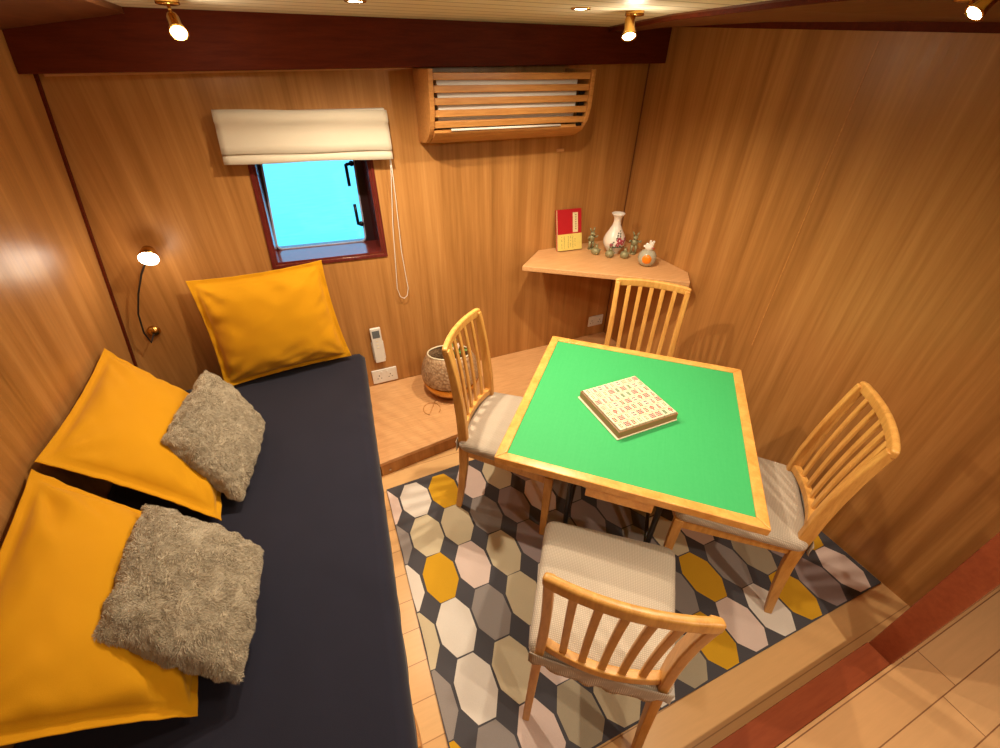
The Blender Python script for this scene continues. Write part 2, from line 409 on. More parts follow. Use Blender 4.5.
# ---------------------------------------------------------------- roman blind
bl = empty('roman_blind', (.08, YB, 1.5), 0, 'cream linen roman blind folded up above the small window', 'blind')
b = MB()
def bx(z): return -.273 - (1.693 - z) * .09, .437 + 0 * z
prof = [(2.352, 1.690), (2.345, 1.672), (2.338, 1.655), (2.350, 1.648), (2.344, 1.60), (2.342, 1.56), (2.334, 1.540), (2.352, 1.534), (2.345, 1.515), (2.340, 1.490)]
nx = 28; vs = []; fs = []
for j, (y, z) in enumerate(prof):
    a, c = bx(z)
    for i in range(nx + 1):
        u = i / nx; x = a + (c - a) * u
        zz = z - .018 * u + .002 * math.sin(u * 9 + j)
        vs.append((x - .08, y - YB + .003 * noise.noise(Vector((x * 6, z * 9, 0))), zz - 1.5))
for j in range(len(prof) - 1):
    for i in range(nx): fs.append((j * (nx + 1) + i, j * (nx + 1) + i + 1, (j + 1) * (nx + 1) + i + 1, (j + 1) * (nx + 1) + i))
b.add(vs, fs, 0, True)
o = b.build('folded_fabric', M_blind, bl); q = o.modifiers.new('s', 'SOLIDIFY'); q.thickness = .012; q.offset = 1
MB().box((0, -.022, .172), (.70, .040, .020)).build('head_rail', M_white, bl)
b = MB(); b.tube([(.352, -.035, .0), (.352, -.03, -.2), (.345, -.028, -.5), (.352, -.028, -.66), (.356, -.028, -.73), (.345, -.028, -.775), (.325, -.028, -.79), (.303, -.028, -.775), (.292, -.028, -.72), (.318, -.028, -.35), (.345, -.03, -.1), (.35, -.033, 0)], .0022, 6)
b.build('pull_cord', M_white, bl)

# ---------------------------------------------------------------- louvred air conditioner box
ac = empty('air_conditioner_cover', (1.01, YB, 1.5), 0, 'slatted oak cover box hiding the white air conditioner high on the back wall', 'air conditioner')
XA0, XA1 = .592, 1.432
side = [(YB, 1.835), (2.137, 1.835), (2.142, 1.76), (2.146, 1.68), (2.165, 1.62), (2.21, 1.572), (2.28, 1.54), (YB - .001, 1.528)]
for x0, x1 in ((XA0, XA0 + .022), (XA1 - .022, XA1)):
    b = MB(); n_ = len(side)
    b.add([(x0 - 1.01, y - YB, z - 1.5) for y, z in side] + [(x1 - 1.01, y - YB, z - 1.5) for y, z in side],
          [tuple(range(n_)), tuple(reversed(range(n_, 2 * n_)))] + [(i, (i + 1) % n_, n_ + (i + 1) % n_, n_ + i) for i in range(n_)])
    b.build('side_panel', M_acwood, ac, bevel=.003)
xm = (XA0 + XA1) / 2 - 1.01; wS = XA1 - XA0 - .044
for y, z, tilt in ((2.158, 1.808, .0), (2.160, 1.762, .0), (2.162, 1.716, .0), (2.165, 1.670, .05), (2.176, 1.626, .25)):
    M = MT(xm, y - YB, z - 1.5) @ Matrix.Rotation(tilt, 4, 'X')
    b = MB(); b.box((0, 0, 0), (wS, .014, .027), 0, M); b.build('slat', M_acwood, ac, bevel=.002)
pf_ = [(2.172, 1.594), (2.184, 1.582), (2.21, 1.568), (2.28, 1.537), (2.388, 1.528), (2.388, 1.540), (2.285, 1.550), (2.222, 1.582), (2.19, 1.604)]
b = MB(); n_ = len(pf_); b.add([(XA0 + .022 - 1.01, y - YB, z - 1.5) for y, z in pf_] + [(XA1 - .022 - 1.01, y - YB, z - 1.5) for y, z in pf_],
      [tuple(range(n_)), tuple(reversed(range(n_, 2 * n_)))] + [(i, (i + 1) % n_, n_ + (i + 1) % n_, n_ + i) for i in range(n_)])
b.build('bottom_board', M_acwood, ac, bevel=.002)
b = MB()
hp = [(2.39, 1.82), (2.19, 1.82), (2.178, 1.80), (2.178, 1.665), (2.20, 1.625), (2.26, 1.60), (2.39, 1.59)]
n_ = len(hp); b.add([(XA0 + .045 - 1.01, y - YB, z - 1.5) for y, z in hp] + [(XA1 - .075 - 1.01, y - YB, z - 1.5) for y, z in hp],
      [tuple(range(n_)), tuple(reversed(range(n_, 2 * n_)))] + [(i, (i + 1) % n_, n_ + (i + 1) % n_, n_ + i) for i in range(n_)])
b.build('unit_housing', M_white, ac, bevel=.004)
b = MB(); b.tube([(XA0 + .10 - 1.01, 2.168 - YB, 1.603 - 1.5), (XA1 - .16 - 1.01, 2.168 - YB, 1.603 - 1.5)], .005, 8); b.build('air_flap', M_white, ac)
for k in range(4):
    MB().box((XA1 - 1.01 - .05, -.228, .238 - .045 * k), (.03, .010, .012)).build('clip', M_black, ac)

# ---------------------------------------------------------------- corner shelf
sh = MB(); sh.prism([(1.316, YB - .001), (1.10, 2.196), (1.865, 1.62), (XR - .001, 1.735), (XR - .001, YB - .001)], .841, .871)
tag(sh.build('corner_shelf', M_oak, bevel=.003), 'oak corner shelf fixed between back and right walls, holding vase and figurines', 'shelf')

# ---------------------------------------------------------------- wall fittings
rc = empty('remote_control', (.202, YB - .001, .424), 0, 'white air conditioner remote in its wall cradle above the double socket', 'remote control')
b = MB(); b.box((0, -.010, -.045), (.074, .020, .13)); b.build('cradle', M_white, rc, bevel=.005)
b = MB(); b.box((0, -.024, .0), (.064, .016, .25)); b.build('body', M_white, rc, bevel=.006, seg=3)
b = MB(); b.box((0, -.0325, .082), (.044, .002, .05)); b.build('screen', M_grey, rc)
for z in (.035, .012, -.012): MB().box((0, -.0325, z), (.016, .002, .007)).build('button', M_creamplastic, rc, bevel=.001)
def socket(x, z, label, w=.162, h=.104):
    r = empty('wall_socket', (x, YB - .001, z), 0, label, 'socket')
    b = MB(); b.box((0, -.005, 0), (w, .010, h)); b.build('face_plate', M_white, r, bevel=.004)
    for s_ in (-1, 1):
        b = MB()
        b.box((s_ * .036, -.0104, .006), (.005, .001, .009)); b.box((s_ * .036 - .011, -.0104, -.014), (.008, .001, .004)); b.box((s_ * .036 + .011, -.0104, -.014), (.008, .001, .004))
        b.build('pin_holes', M_socketdark, r)
        MB().box((s_ * .018, -.0115, .03), (.010, .005, .016)).build('switch', M_white, r, bevel=.001)
    return r
socket(.212, .178, 'white double socket low on the back wall beside the sofa bed')
socket(1.855, .238, 'white double socket low on the wall under the corner shelf', .13, .085)
b = MB(); b.box((1.418, YB - .003, 1.450), (.050, .006, .014)); tag(b.build('wall_plate', M_oak, bevel=.001), 'tiny pale wooden plate on the wall just below the air conditioner cover', 'wall plate')

# ---------------------------------------------------------------- reading lamp
rl = empty('reading_lamp', (-.875, YB, .756), 0, 'small brass flexible-arm reading lamp lit in the left corner above the yellow pillows', 'lamp')
b = MB(); b.lathe([(0, 0), (.028, 0), (.028, .008), (.022, .02), (0, .026)], 24, M=MT(.02, 0, 0) @ Matrix.Rotation(PI / 2, 4, 'X')); b.build('wall_mount', M_brass, rl)
b = MB(); b.tube([(.02, -.02, -.005), (.0, -.045, -.04), (-.006, -.05, .02), (.012, -.05, .12), (.055, -.055, .22), (.105, -.06, .31), (.150, -.065, .372), (.172, -.075, .395)], .004, 8); b.build('flexible_arm', M_darkmetal, rl)
Ml = MT(.176, -.105, .397) @ Matrix.Rotation(math.radians(-62), 4, 'X')
b = MB(); b.lathe([(.012, .05), (.022, .046), (.032, .02), (.036, -.012), (.034, -.012), (.029, .016), (.010, .03)], 24, M=Ml); b.build('lamp_head', M_brass, rl)
b = MB(); b.lathe([(0, -.014), (.036, -.014), (.036, -.008), (0, -.008)], 24, M=Ml); b.build('bulb', emis('reading_glow', (1, .85, .68, 1), 30), rl)

# ---------------------------------------------------------------- ceiling lamps
def spot(x, y, z0, bulb, label, dirv, k=1):
    r = empty('ceiling_spotlight', (x, y, z0), 0, label, 'spotlight')
    b = MB(); b.lathe([(0, 0), (.032, 0), (.032, -.012), (.026, -.014), (0, -.014)], 24); b.build('mount_plate', M_brass, r)
    bp = Vector(bulb) - Vector((x, y, z0)); d = Vector(dirv).normalized()
    back = bp - d * .055 * k
    b = MB(); b.tube([(0, 0, -.012), (0, 0, -.03), tuple(back)], .005, 8); b.build('stem', M_brass, r)
    q = d.to_track_quat('Z', 'Y').to_matrix().to_4x4()
    M = Matrix.Translation(bp) @ q @ Matrix.Scale(k, 4)
    b = MB(); b.lathe([(0, -.062), (.014, -.06), (.017, -.05), (.018, -.02), (.024, -.004), (.026, .004), (.022, .004), (.015, -.02), (0, -.022)], 20, M=M); b.build('lamp_head', M_brass, r)
    b = MB(); b.lathe([(0, -.004), (.021, -.004), (.021, .002), (.012, .008), (0, .010)], 20, M=M); b.build('bulb', M_bulb, r)
    return r
spot(-.245, 1.93, cz, (-.238, 1.90, 1.925), 'lit brass ceiling spotlight above the window, beside the left end of the boards', (.15, -.8, -.75))
spot(1.19, 1.583, cz, (1.163, 1.56, 1.935), 'lit brass ceiling spotlight near the right wall, in front of the dark beam', (-.2, -.45, -.9))
spot(1.42, .715, 1.982, (1.28, .63, 1.940), 'lit brass spotlight at the top right edge of the photo', (-.55, .25, -.75), .72)
def down(x, y, label):
    r = empty('recessed_downlight', (x, y, cz), 0, label, 'downlight')
    b = MB(); b.lathe([(.021, -.0005), (.022, -.004), (.031, -.004), (.033, 0), (.021, 0)], 28); b.build('bezel', M_brass, r)
    b = MB(); b.lathe([(0, -.003), (.021, -.003), (.021, -.001), (0, -.001)], 24); b.build('lens', M_bulb, r)
down(.268, 1.705, 'recessed ceiling downlight at the top edge of the photo, above the window')
down(.972, 1.583, 'recessed ceiling downlight above the air conditioner, left of the stemmed spotlight')

# ---------------------------------------------------------------- sofa bed
sb = empty('sofa_bed', (0, 0, 0), 0, 'long built-in sofa bed with a navy mattress on a wooden base along the left wall', 'bed')
XM = lambda y: -.066 + (y - .384) * .0885
y0, y1 = -.55, YB - .004
b = MB(); b.prism([(XL(.0) + .004, y0), (XM(y0) - .03, y0), (XM(y1) - .03, y1), (XL(.0) + .004, y1)], 0, .235)
b.v = [(XL(z) + .004 if x < -.9 else x, y, z) for x, y, z in b.v]
b.build('base_frame', M_chairx, sb, bevel=.003)
b = MB(); ny, nxx = 90, 40; vs = []; fs = []
for j in range(ny + 1):
    y = y0 + (y1 - y0) * j / ny
    for i in range(nxx + 1):
        u = i / nxx; prof_u = u
        xr = XM(y); xl = XL(.4) + .008
        x = xl + (xr - xl) * u; z = .40 + .006 * noise.noise(Vector((x * 3, y * 2.2, 0))) + .0035 * noise.noise(Vector((x * 9 + y * 2, y * 3, 4)))
        e = (1 - u) * (xr - xl)
        if e < .04: z -= .04 - math.sqrt(max(0, .04 ** 2 - (.04 - e) ** 2))
        ey = y1 - y
        if ey < .03: z -= (.03 - math.sqrt(max(0, .03 ** 2 - (.03 - ey) ** 2))) * .7
        vs.append((x, y, z))
N0 = len(vs)
for j in range(ny + 1):
    for i in range(nxx + 1):
        fs_ = None
for j in range(ny):
    for i in range(nxx): a = j * (nxx + 1) + i; fs.append((a, a + 1, a + nxx + 2, a + nxx + 1))
# skirt down the front side and ends
ringi = [j * (nxx + 1) + nxx for j in range(ny + 1)] + [ny * (nxx + 1) + i for i in range(nxx - 1, -1, -1)] + [j * (nxx + 1) for j in range(ny - 1, -1, -1)] + [i for i in range(1, nxx)]
base = len(vs)
for k in ringi:
    x, y, z = vs[k]; w_ = .003 * noise.noise(Vector((x * 10, y * 14, 2))) if k % (nxx + 1) == nxx else 0
    vs.append((x + (-.004 if k % (nxx + 1) == nxx else 0) + w_, y, .236))
m_ = len(ringi)
for k in range(m_): fs.append((ringi[k], base + k, base + (k + 1) % m_, ringi[(k + 1) % m_]))
fs.append(tuple(base + k for k in range(m_)))
b.add(vs, fs, 0, True); mt = b.build('mattress', M_navy, sb)
b = MB(); b.box((-.072, .50, .06), (.022, .09, .12)); b.build('foot_block', M_acwood, sb, bevel=.004)

# ---------------------------------------------------------------- pillows
def pillow(name, c, th, mat, n=44, pinch=.05, flange=.03, power=.5, wr=.006, seed=0, sag=0.0, fur=False):
    """c: corners in order (u0v0, u1v0, u1v1, u0v1); normal side = (u x v)"""
    c = [Vector(p) for p in c]
    cen = sum(c, Vector()) / 4
    nrm = (c[1] - c[0]).cross(c[3] - c[0]).normalized()
    def P(u, v):   # u,v in -1..1
        pu = u * (1 - pinch * (1 - u * u * 0) * (1 - v * v)) ; pv = v * (1 - pinch * (1 - u * u))
        a, q = (pu + 1) / 2, (pv + 1) / 2
        p = c[0] * (1 - a) * (1 - q) + c[1] * a * (1 - q) + c[2] * a * q + c[3] * (1 - a) * q
        return p
    vs = []; fs = []
    size = (c[1] - c[0]).length
    fl = flange / size * 2
    def hgt(u, v):
        uu = min(1, abs(u) / (1 - fl)); vv = min(1, abs(v) / (1 - fl))
        return th / 2 * max(0, (1 - uu ** 2.6) * (1 - vv ** 2.6)) ** power
    grid = []
    for j in range(n + 1):
        for i in range(n + 1):
            u = math.sin((i / n - .5) * PI * .9) / math.sin(.45 * PI); v = math.sin((j / n - .5) * PI * .9) / math.sin(.45 * PI)
            grid.append((u, v))
    for s_ in (1, -1):
        for (u, v) in grid:
            p = P(u, v); h = hgt(u, v)
            edge = max(abs(u), abs(v))
            w_ = wr * (.35 + edge ** 3 * 1.6) * noise.noise(Vector((u * 3.2 + seed, v * 3.2, s_ * 3 + seed)))
            # creases radiating from the corners
            for (cu, cv) in ((-1, -1), (1, -1), (1, 1), (-1, 1)):
                dx, dy = u - cu, v - cv; d = math.hypot(dx, dy); an = math.atan2(dy * cv, dx * cu)
                w_ += wr * .9 * math.exp(-(d / .55) ** 2) * math.sin(an * 11 + seed + s_) * min(1, d * 4)
            w_ += wr * 1.3 * (.45 - abs(noise.noise(Vector((u * 1.6 + v * 1.9 + seed, v * 4.2 - u * 3.1, s_ * 2 + seed))))) * (.3 + edge ** 2)
            if h < 1e-5: off = .0018
            else: off = h + w_ * min(1, h / (th * .2)) + .0018
            q = p + nrm * (s_ * off)
            if h < 1e-5: q += nrm * .006 * noise.noise(Vector((u * 7 + seed, v * 7, 1)))
            vs.append(q)
    m = (n + 1) ** 2
    for s_ in (0, 1):
        for j in range(n):
            for i in range(n):
                a = s_ * m + j * (n + 1) + i; f = (a, a + 1, a + n + 2, a + n + 1); fs.append(f if s_ == 0 else f[::-1])
    bd = [i for i in range(n)] + [j * (n + 1) + n for j in range(n)] + [n * (n + 1) + i for i in range(n, 0, -1)] + [j * (n + 1) for j in range(n, 0, -1)]
    for k in range(len(bd)):
        a, d = bd[k], bd[(k + 1) % len(bd)]; fs.append((a, m + a, m + d, d))
    b = MB(); b.add([q - cen for q in vs], fs, 0, True)
    o = b.build(name, mat, loc=cen)
    return o, cen, nrm, P, hgt
o, *_ = pillow('pillow', [(-.635, 2.255, .425), (.035, 2.30, .435), (.0, 2.345, 1.018), (-.62, 2.345, 1.005)], .15, M_mustard, seed=3, wr=.010)
tag(o, 'mustard yellow square pillow standing against the back wall below the window', 'pillow', 'mustard pillows')
o, *_ = pillow('pillow', [(-.60, 1.985, .44), (-.575, 1.315, .445), (-.935, 1.365, .875), (-.935, 2.07, .865)][::-1], .15, M_mustard, seed=8, wr=.010)
tag(o, 'mustard yellow square pillow on the left wall, middle one, behind the farther fur cushion', 'pillow', 'mustard pillows')
o, *_ = pillow('pillow', [(-.60, 1.27, .45), (-.585, .67, .435), (-.94, .62, .80), (-.940, 1.345, .865)][::-1], .16, M_mustard, seed=13, wr=.013)
tag(o, 'mustard yellow square pillow nearest the camera at the left edge, under the nearer fur cushion', 'pillow', 'mustard pillows')

def fur_pillow(c, th, seed, label):
    o, cen, nrm, P, hgt = pillow('fur_cushion', c, th, M_fur, n=90, pinch=.0, flange=.0, power=.42, wr=.004, seed=seed)
    tag(o, label, 'cushion', 'fur cushions')
    # lumpy shorn pile: thin locks lying over each other
    me = o.data; rnd = random.Random(seed)
    nv = [v.normal.copy() for v in me.vertices]
    for v, q in zip(me.vertices, nv): v.co += q * (.009 * noise.noise(v.co * 24 + Vector((seed, 0, 0))) + .004 * noise.noise(v.co * 55))
    me.update()
    polys = me.polygons; b = MB(); vs = []; fs = []
    area = sum(p.area for p in polys)
    dn = Vector((0, 0, -1))
    N = 70000
    for p in polys:
        k = N * p.area / area; k = int(k) + (1 if rnd.random() < k - int(k) else 0)
        q = [me.vertices[i].co for i in p.vertices]; nn = p.normal
        for _ in range(k):
            a, c_ = rnd.random(), rnd.random()
            x = q[0].lerp(q[1], a).lerp(q[3 % len(q)].lerp(q[2], a), c_)
            cl = noise.noise_vector(x * 22 + Vector((seed, 0, 0)))
            d = (dn * .55 + cl * 1.1 + Vector((rnd.uniform(-1, 1), rnd.uniform(-1, 1), rnd.uniform(-1, 1))) * .22)
            d = (d - nn * d.dot(nn)); lump = noise.noise(x * 26 + Vector((5, seed, 0)))
            d = (d + nn * (.55 + .5 * lump)).normalized()
            ln = .009 + .004 * lump + rnd.uniform(0, .002)
            s_ = d.cross(Vector((rnd.uniform(-1, 1), rnd.uniform(-1, 1), rnd.uniform(-1, 1)))).normalized() * .00085
            i0 = len(vs); mid = x + d * ln * .6 + cl * .001
            vs += [x - s_, x + s_, mid + s_ * .8, mid - s_ * .8, x + d * ln + dn * .003]
            fs += [(i0, i0 + 1, i0 + 2, i0 + 3), (i0 + 3, i0 + 2, i0 + 4)]
    me2 = bpy.data.meshes.new('fur_pile'); me2.from_pydata([tuple(v) for v in vs], [], fs); me2.materials.append(M_fur)
    o2 = bpy.data.objects.new('fur_pile', me2); COL.objects.link(o2); o2.parent = o; o2['kind'] = 'stuff'
fur_pillow([(-.44, 1.83, .455), (-.51, 1.385, .455), (-.69, 1.535, .72), (-.60, 1.97, .715)][::-1], .15, 21, 'taupe shaggy fur cushion farther from the camera, leaning on the middle yellow pillow')
fur_pillow([(-.425, 1.10, .47), (-.475, .70, .47), (-.725, .825, .705), (-.695, 1.22, .715)][::-1], .15, 31, 'taupe shaggy fur cushion nearer the camera, lying on the nearest yellow pillow')

# ---------------------------------------------------------------- rug
RX, RY, ra, rb, rt = .166, 1.471, .15385, .22525, math.radians(-.33)
rows = {0: 'PWYPCMDPMCWDE', 1: 'DCCDMPDCMPWMC', 2: 'WYPCMDMMEDBCE', 3: 'CWDCWMEDCPBEW', 4: 'DWCPEDWDYDEMY', 5: 'YDPECWEYPWYMP'}
keys = list(rug_cols)
rmats = [rugm(k) for k in keys]
b = MB(); rz = .008
b.prism([(.038, 1.594), (.014, .258), (1.948, .228), (1.950, 1.66)], 0, rz, 0)
for vrow in range(0, 6):
    s_ = rows.get(vrow)
    for k in range(13):
        u = k - 1
        cx, cy = u * ra, -vrow * rb
        x = RX + cx * math.cos(rt) - cy * math.sin(rt); y = RY + cx * math.sin(rt) + cy * math.cos(rt)
        w2, h2 = ra * .468, rb * .490
        oc = [(-.44, -1), (.44, -1), (1, -.38), (1, .38), (.44, 1), (-.44, 1), (-1, .38), (-1, -.38)]
        pts = [(x + p[0] * w2, y + p[1] * h2) for p in oc]
        pts = [(min(max(px, .012 + .018 * py), 1.944), min(max(py, .264 - px * .016), 1.590)) for px, py in pts]
        if max(p[0] for p in pts) - min(p[0] for p in pts) < .02 or max(p[1] for p in pts) - min(p[1] for p in pts) < .02: continue
        ch = s_[k % len(s_)]
        pts = [(p[0] + random.uniform(-.002, .002), p[1] + random.uniform(-.002, .002)) for p in pts]
        b.add([(p[0], p[1], rz + .0009) for p in pts], [tuple(range(8))], keys.index(ch))
rug = b.build('rug', rmats)
tag(rug, 'dark grey rug with rows of white, beige, grey and mustard octagons under the card table', 'rug')

# ---------------------------------------------------------------- card table
TC = (1.007, .974); TA = math.radians(-42.6)
tb = empty('mahjong_table', (TC[0], TC[1], rz + .001), TA, 'square oak framed games table with bright green top in the middle of the rug', 'table')
zo = -(rz + .001); hs = .434; fw = .036
b = MB()
for k in range(4):
    M = RZ(k * PI / 2)
    b.add([(-hs, -hs, .718 + zo), (hs, -hs, .718 + zo), (hs - fw, -hs + fw, .718 + zo), (-hs + fw, -hs + fw, .718 + zo),
           (-hs, -hs, .75 + zo), (hs, -hs, .75 + zo), (hs - fw, -hs + fw, .75 + zo), (-hs + fw, -hs + fw, .75 + zo)],
          [(3, 2, 1, 0), (4, 5, 6, 7), (0, 1, 5, 4), (2, 3, 7, 6), (1, 2, 6, 5), (3, 0, 4, 7)], 0, False, M)
b.build('frame', M_tabwood, tb, bevel=.004, seg=3)
MB().box((0, 0, .732 + zo), (2 * (hs - fw) + .002, 2 * (hs - fw) + .002, .024)).build('green_top', M_felt, tb)
for k in range(4):
    b = MB(); M = RZ(k * PI / 2)
    b.box((-.0, -hs + .055, .688 + zo), (.22, .09, .045), 0, M); dr = b.build('drawer', M_tabwood, tb, bevel=.003)
    b = MB(); b.box((0, -.18, .69 + zo), (.50, .03, .05), 0, M); b.build('rail', M_tabwood, tb)
for sx in (-1, 1):
    for sy in (-1, 1):
        b = MB(); b.tube([(sx * .18, sy * .18, .715 + zo), (sx * .18, sy * .18, .35), (sx * .18, sy * .18, .0)], .012, 12); lg = b.build('leg', M_darkmetal, tb)
        b = MB(); b.lathe([(0, 0), (.016, 0), (.016, .03), (.013, .032), (0, .032)], 16, c=(sx * .18, sy * .18, 0)); b.build('foot_cap', M_black, lg)
for sy in (-1, 1):
    b = MB(); b.tube([(-.18, sy * .18, .12), (.18, sy * .18, .12)], .009, 10); b.build('brace', M_darkmetal, tb)
    b = MB(); b.tube([(sy * .18, -.18, .12), (sy * .18, .18, .12)], .009, 10); b.build('brace', M_darkmetal, tb)

# ---------------------------------------------------------------- chairs
def make_chair(name):
    t = empty(name, (0, 0, 0)); wf, wr, yf, yr, hz, hb, wb = .231, .179, .2226, -.207, .48, .957, .185
    # cushion with rounded corners, fitted cover turned under
    def outline(d, n=7, r=.045):
        P4 = [(-wf + d, yf - d), (-.203 + d, -.234 + d), (.203 - d, -.234 + d), (wf - d, yf - d)]
        return rounded(P4, max(.006, r - d * .5), n)
    layers = [(.012, .425), (.004, .432), (-.002, .450), (.0, .465), (.008, .4755), (.022, .481), (.06, .4845), (.13, .486)]
    vs = []; fs = []
    for d, z in layers:
        for k, p in enumerate(outline(d)):
            w_ = .003 * noise.noise(Vector((p[0] * 30, p[1] * 30, z * 6))) if z < .47 else 0
            vs.append((p[0] * (1 + w_ * 3), p[1] * (1 + w_ * 3), z + (.006 * noise.noise(Vector((p[0] * 25, p[1] * 25, 1))) if z < .43 else 0)))
    m = len(outline(0))
    for j in range(len(layers) - 1):
        for k in range(m): fs.append((j * m + k, j * m + (k + 1) % m, (j + 1) * m + (k + 1) % m, (j + 1) * m + k))
    fs.append(tuple(reversed(range(m)))); fs.append(tuple(range((len(layers) - 1) * m, len(layers) * m)))
    b = MB(); b.add(vs, fs, 0, True); b.build('seat_cushion', M_seat, t)
    # loose back hem of the fitted seat cover, hanging behind the posts
    b = MB(); vs = []; fs = []; nx = 24
    for q in range(6):
        for k in range(nx + 1):
            u = -1 + 2 * k / nx; dep = .052 + .034 * (1 - u * u) + .006 * math.sin(k * 1.9)
            vs.append((u * .200, -.2385 - .006 * (1 - abs(u) ** 4) + .0035 * math.sin(k * 1.3 + q * .8) * q / 5, .478 - dep * q / 5))
    for q in range(5):
        for k in range(nx): a_ = q * (nx + 1) + k; fs.append((a_, a_ + 1, a_ + nx + 2, a_ + nx + 1))
    b.add(vs, fs, 0, True); hm = b.build('cover_hem', M_seat, t); sd = hm.modifiers.new('s', 'SOLIDIFY'); sd.thickness = .002
    # apron frame
    b = MB(); fr = [(-wf + .014, yf - .014), (-wr + .0, yr + .01), (wr, yr + .01), (wf - .014, yf - .014)]
    inn = inset(fr, .02)
    n = 4; z0, z1 = .375, .428
    b.add([(p[0], p[1], z0) for p in fr] + [(p[0], p[1], z0) for p in inn] + [(p[0], p[1], z1) for p in fr] + [(p[0], p[1], z1) for p in inn],
          sum([[(i, (i + 1) % 4, 4 + (i + 1) % 4, 4 + i), (8 + i, 12 + i, 12 + (i + 1) % 4, 8 + (i + 1) % 4), (i, 8 + i, 8 + (i + 1) % 4, (i + 1) % 4), (4 + i, 4 + (i + 1) % 4, 12 + (i + 1) % 4, 12 + i)] for i in range(4)], []))
    b.build('seat_frame', M_chairx, t, bevel=.003)
    for s_ in (-1, 1):
        b = MB(); b.tube([(s_ * (wf - .026), yf - .026, .424), (s_ * (wf - .028), yf - .028, .25), (s_ * (wf - .030), yf - .032, 0)], 1, rect=[(.036, .036), (.034, .034), (.026, .026)], up=(0, 1, 0))
        b.build('leg', M_chairx, t, bevel=.004)
        b = MB(); b.tube([(s_ * .184, -.254, 0), (s_ * .180, -.232, .15), (s_ * .176, -.215, .32), (s_ * .172, -.212, .425)], 1, rect=[(.028, .024), (.034, .026), (.040, .028), (.042, .028)], up=(0, 1, 0))
        b.build('leg', M_chairx, t, bevel=.004)
        b = MB(); pts = [(.172, -.212, .424), (.170, -.213, .50), (.167, -.217, .60), (.166, -.226, .70), (.167, -.239, .80), (.169, -.254, .89), (.170, -.264, .940)]
        b.tube([(s_ * x, y, z) for x, y, z in pts], 1, rect=[(.042, .028), (.044, .028), (.044, .028), (.041, .027), (.036, .026), (.031, .025), (.028, .025)], up=(0, 1, 0))
        b.build('back_post', M_chairx, t, bevel=.005, seg=3)
    # top rail: bowed backwards, tall and thin, slightly crowned
    def back(u, z):   # y of the bowed back at u in -1..1
        base = -.214 - .0 if z < .52 else -.214 - (.264 - .214) * ((z - .5) / .445) ** 1.6
        return base - .026 * (1 - u * u)
    b = MB(); rp = []; rr = []
    for k in range(17):
        u = -1 + k / 8; rp.append((u * .184, back(u, .945), .936 + .004 * (1 - u * u))); rr.append((.022, .040 if abs(u) < .99 else .032))
    b.tube(rp, 1, rect=[(a, h) for a, h in rr], up=(0, 1, 0)); b.build('top_rail', M_chairx, t, bevel=.008, seg=3)
    b = MB(); rp = []
    for k in range(13):
        u = -1 + k / 6; rp.append((u * .160, back(u, .50) , .507))
    b.tube(rp, 1, rect=(.026, .034), up=(0, 1, 0)); b.build('lower_rail', M_chairx, t, bevel=.004)
    for k in range(5):
        u = (k - 2) / 2.95 ; b = MB()
        pts = []
        for q in range(9):
            z = .505 + (.925 - .505) * q / 8; pts.append((u * (.158 + .008 * q / 8), back(u, max(z, .521) if q else .5) + (.0 if q else 0), z))
        b.tube(pts, 1, rect=(.011, .021), up=(0, 1, 0)); b.build('slat', M_chairx, t, bevel=.003)
    return t
ch = make_chair('dining_chair')
lab = ['oak slat-back chair nearest the camera, its back turned to the sofa bed and doorway',
       'oak slat-back chair left of the green table, in front of the woven planter',
       'oak slat-back chair on the right of the green table, beside the right wall',
       'oak slat-back chair behind the green table, in front of the corner shelf']
poses = [(.594, .502, -38.618), (.675, 1.312, -132.17), (1.333, .650, 44.233), (1.326, 1.338, 136.886)]
for i, (x, y, a) in enumerate(poses):
    c = ch if i == 0 else copy_tree(ch)
    c.location = (x, y, rz + .0012); c.rotation_euler.z = math.radians(a)
    tag(c, lab[i], 'chair', 'dining chairs around the green table')

# ---------------------------------------------------------------- mahjong set
MX, MY, MZ = .982, .985, .7445
case = empty('mahjong_case', (MX, MY, MZ), 0, 'shallow tan and cream tray full of mahjong tiles on the green table', 'tray')
b = MB(); b.box((-.003, 0, .002), (.280, .270, .004)); b.build('lid_underneath', M_creamplastic, case, bevel=.0015)
b = MB(); b.box((0, 0, .0065), (.272, .262, .005)); 
for s_ in (-1, 1):
    b.box((s_ * .1345, 0, .021), (.003, .262, .026)); b.box((0, s_ * .1295, .021), (.266, .003, .026))
b.build('tray_box', M_tanplastic, case, bevel=.001)
b = MB(); b.box((0, 0, .0245), (.2655, .2555, .031)); 
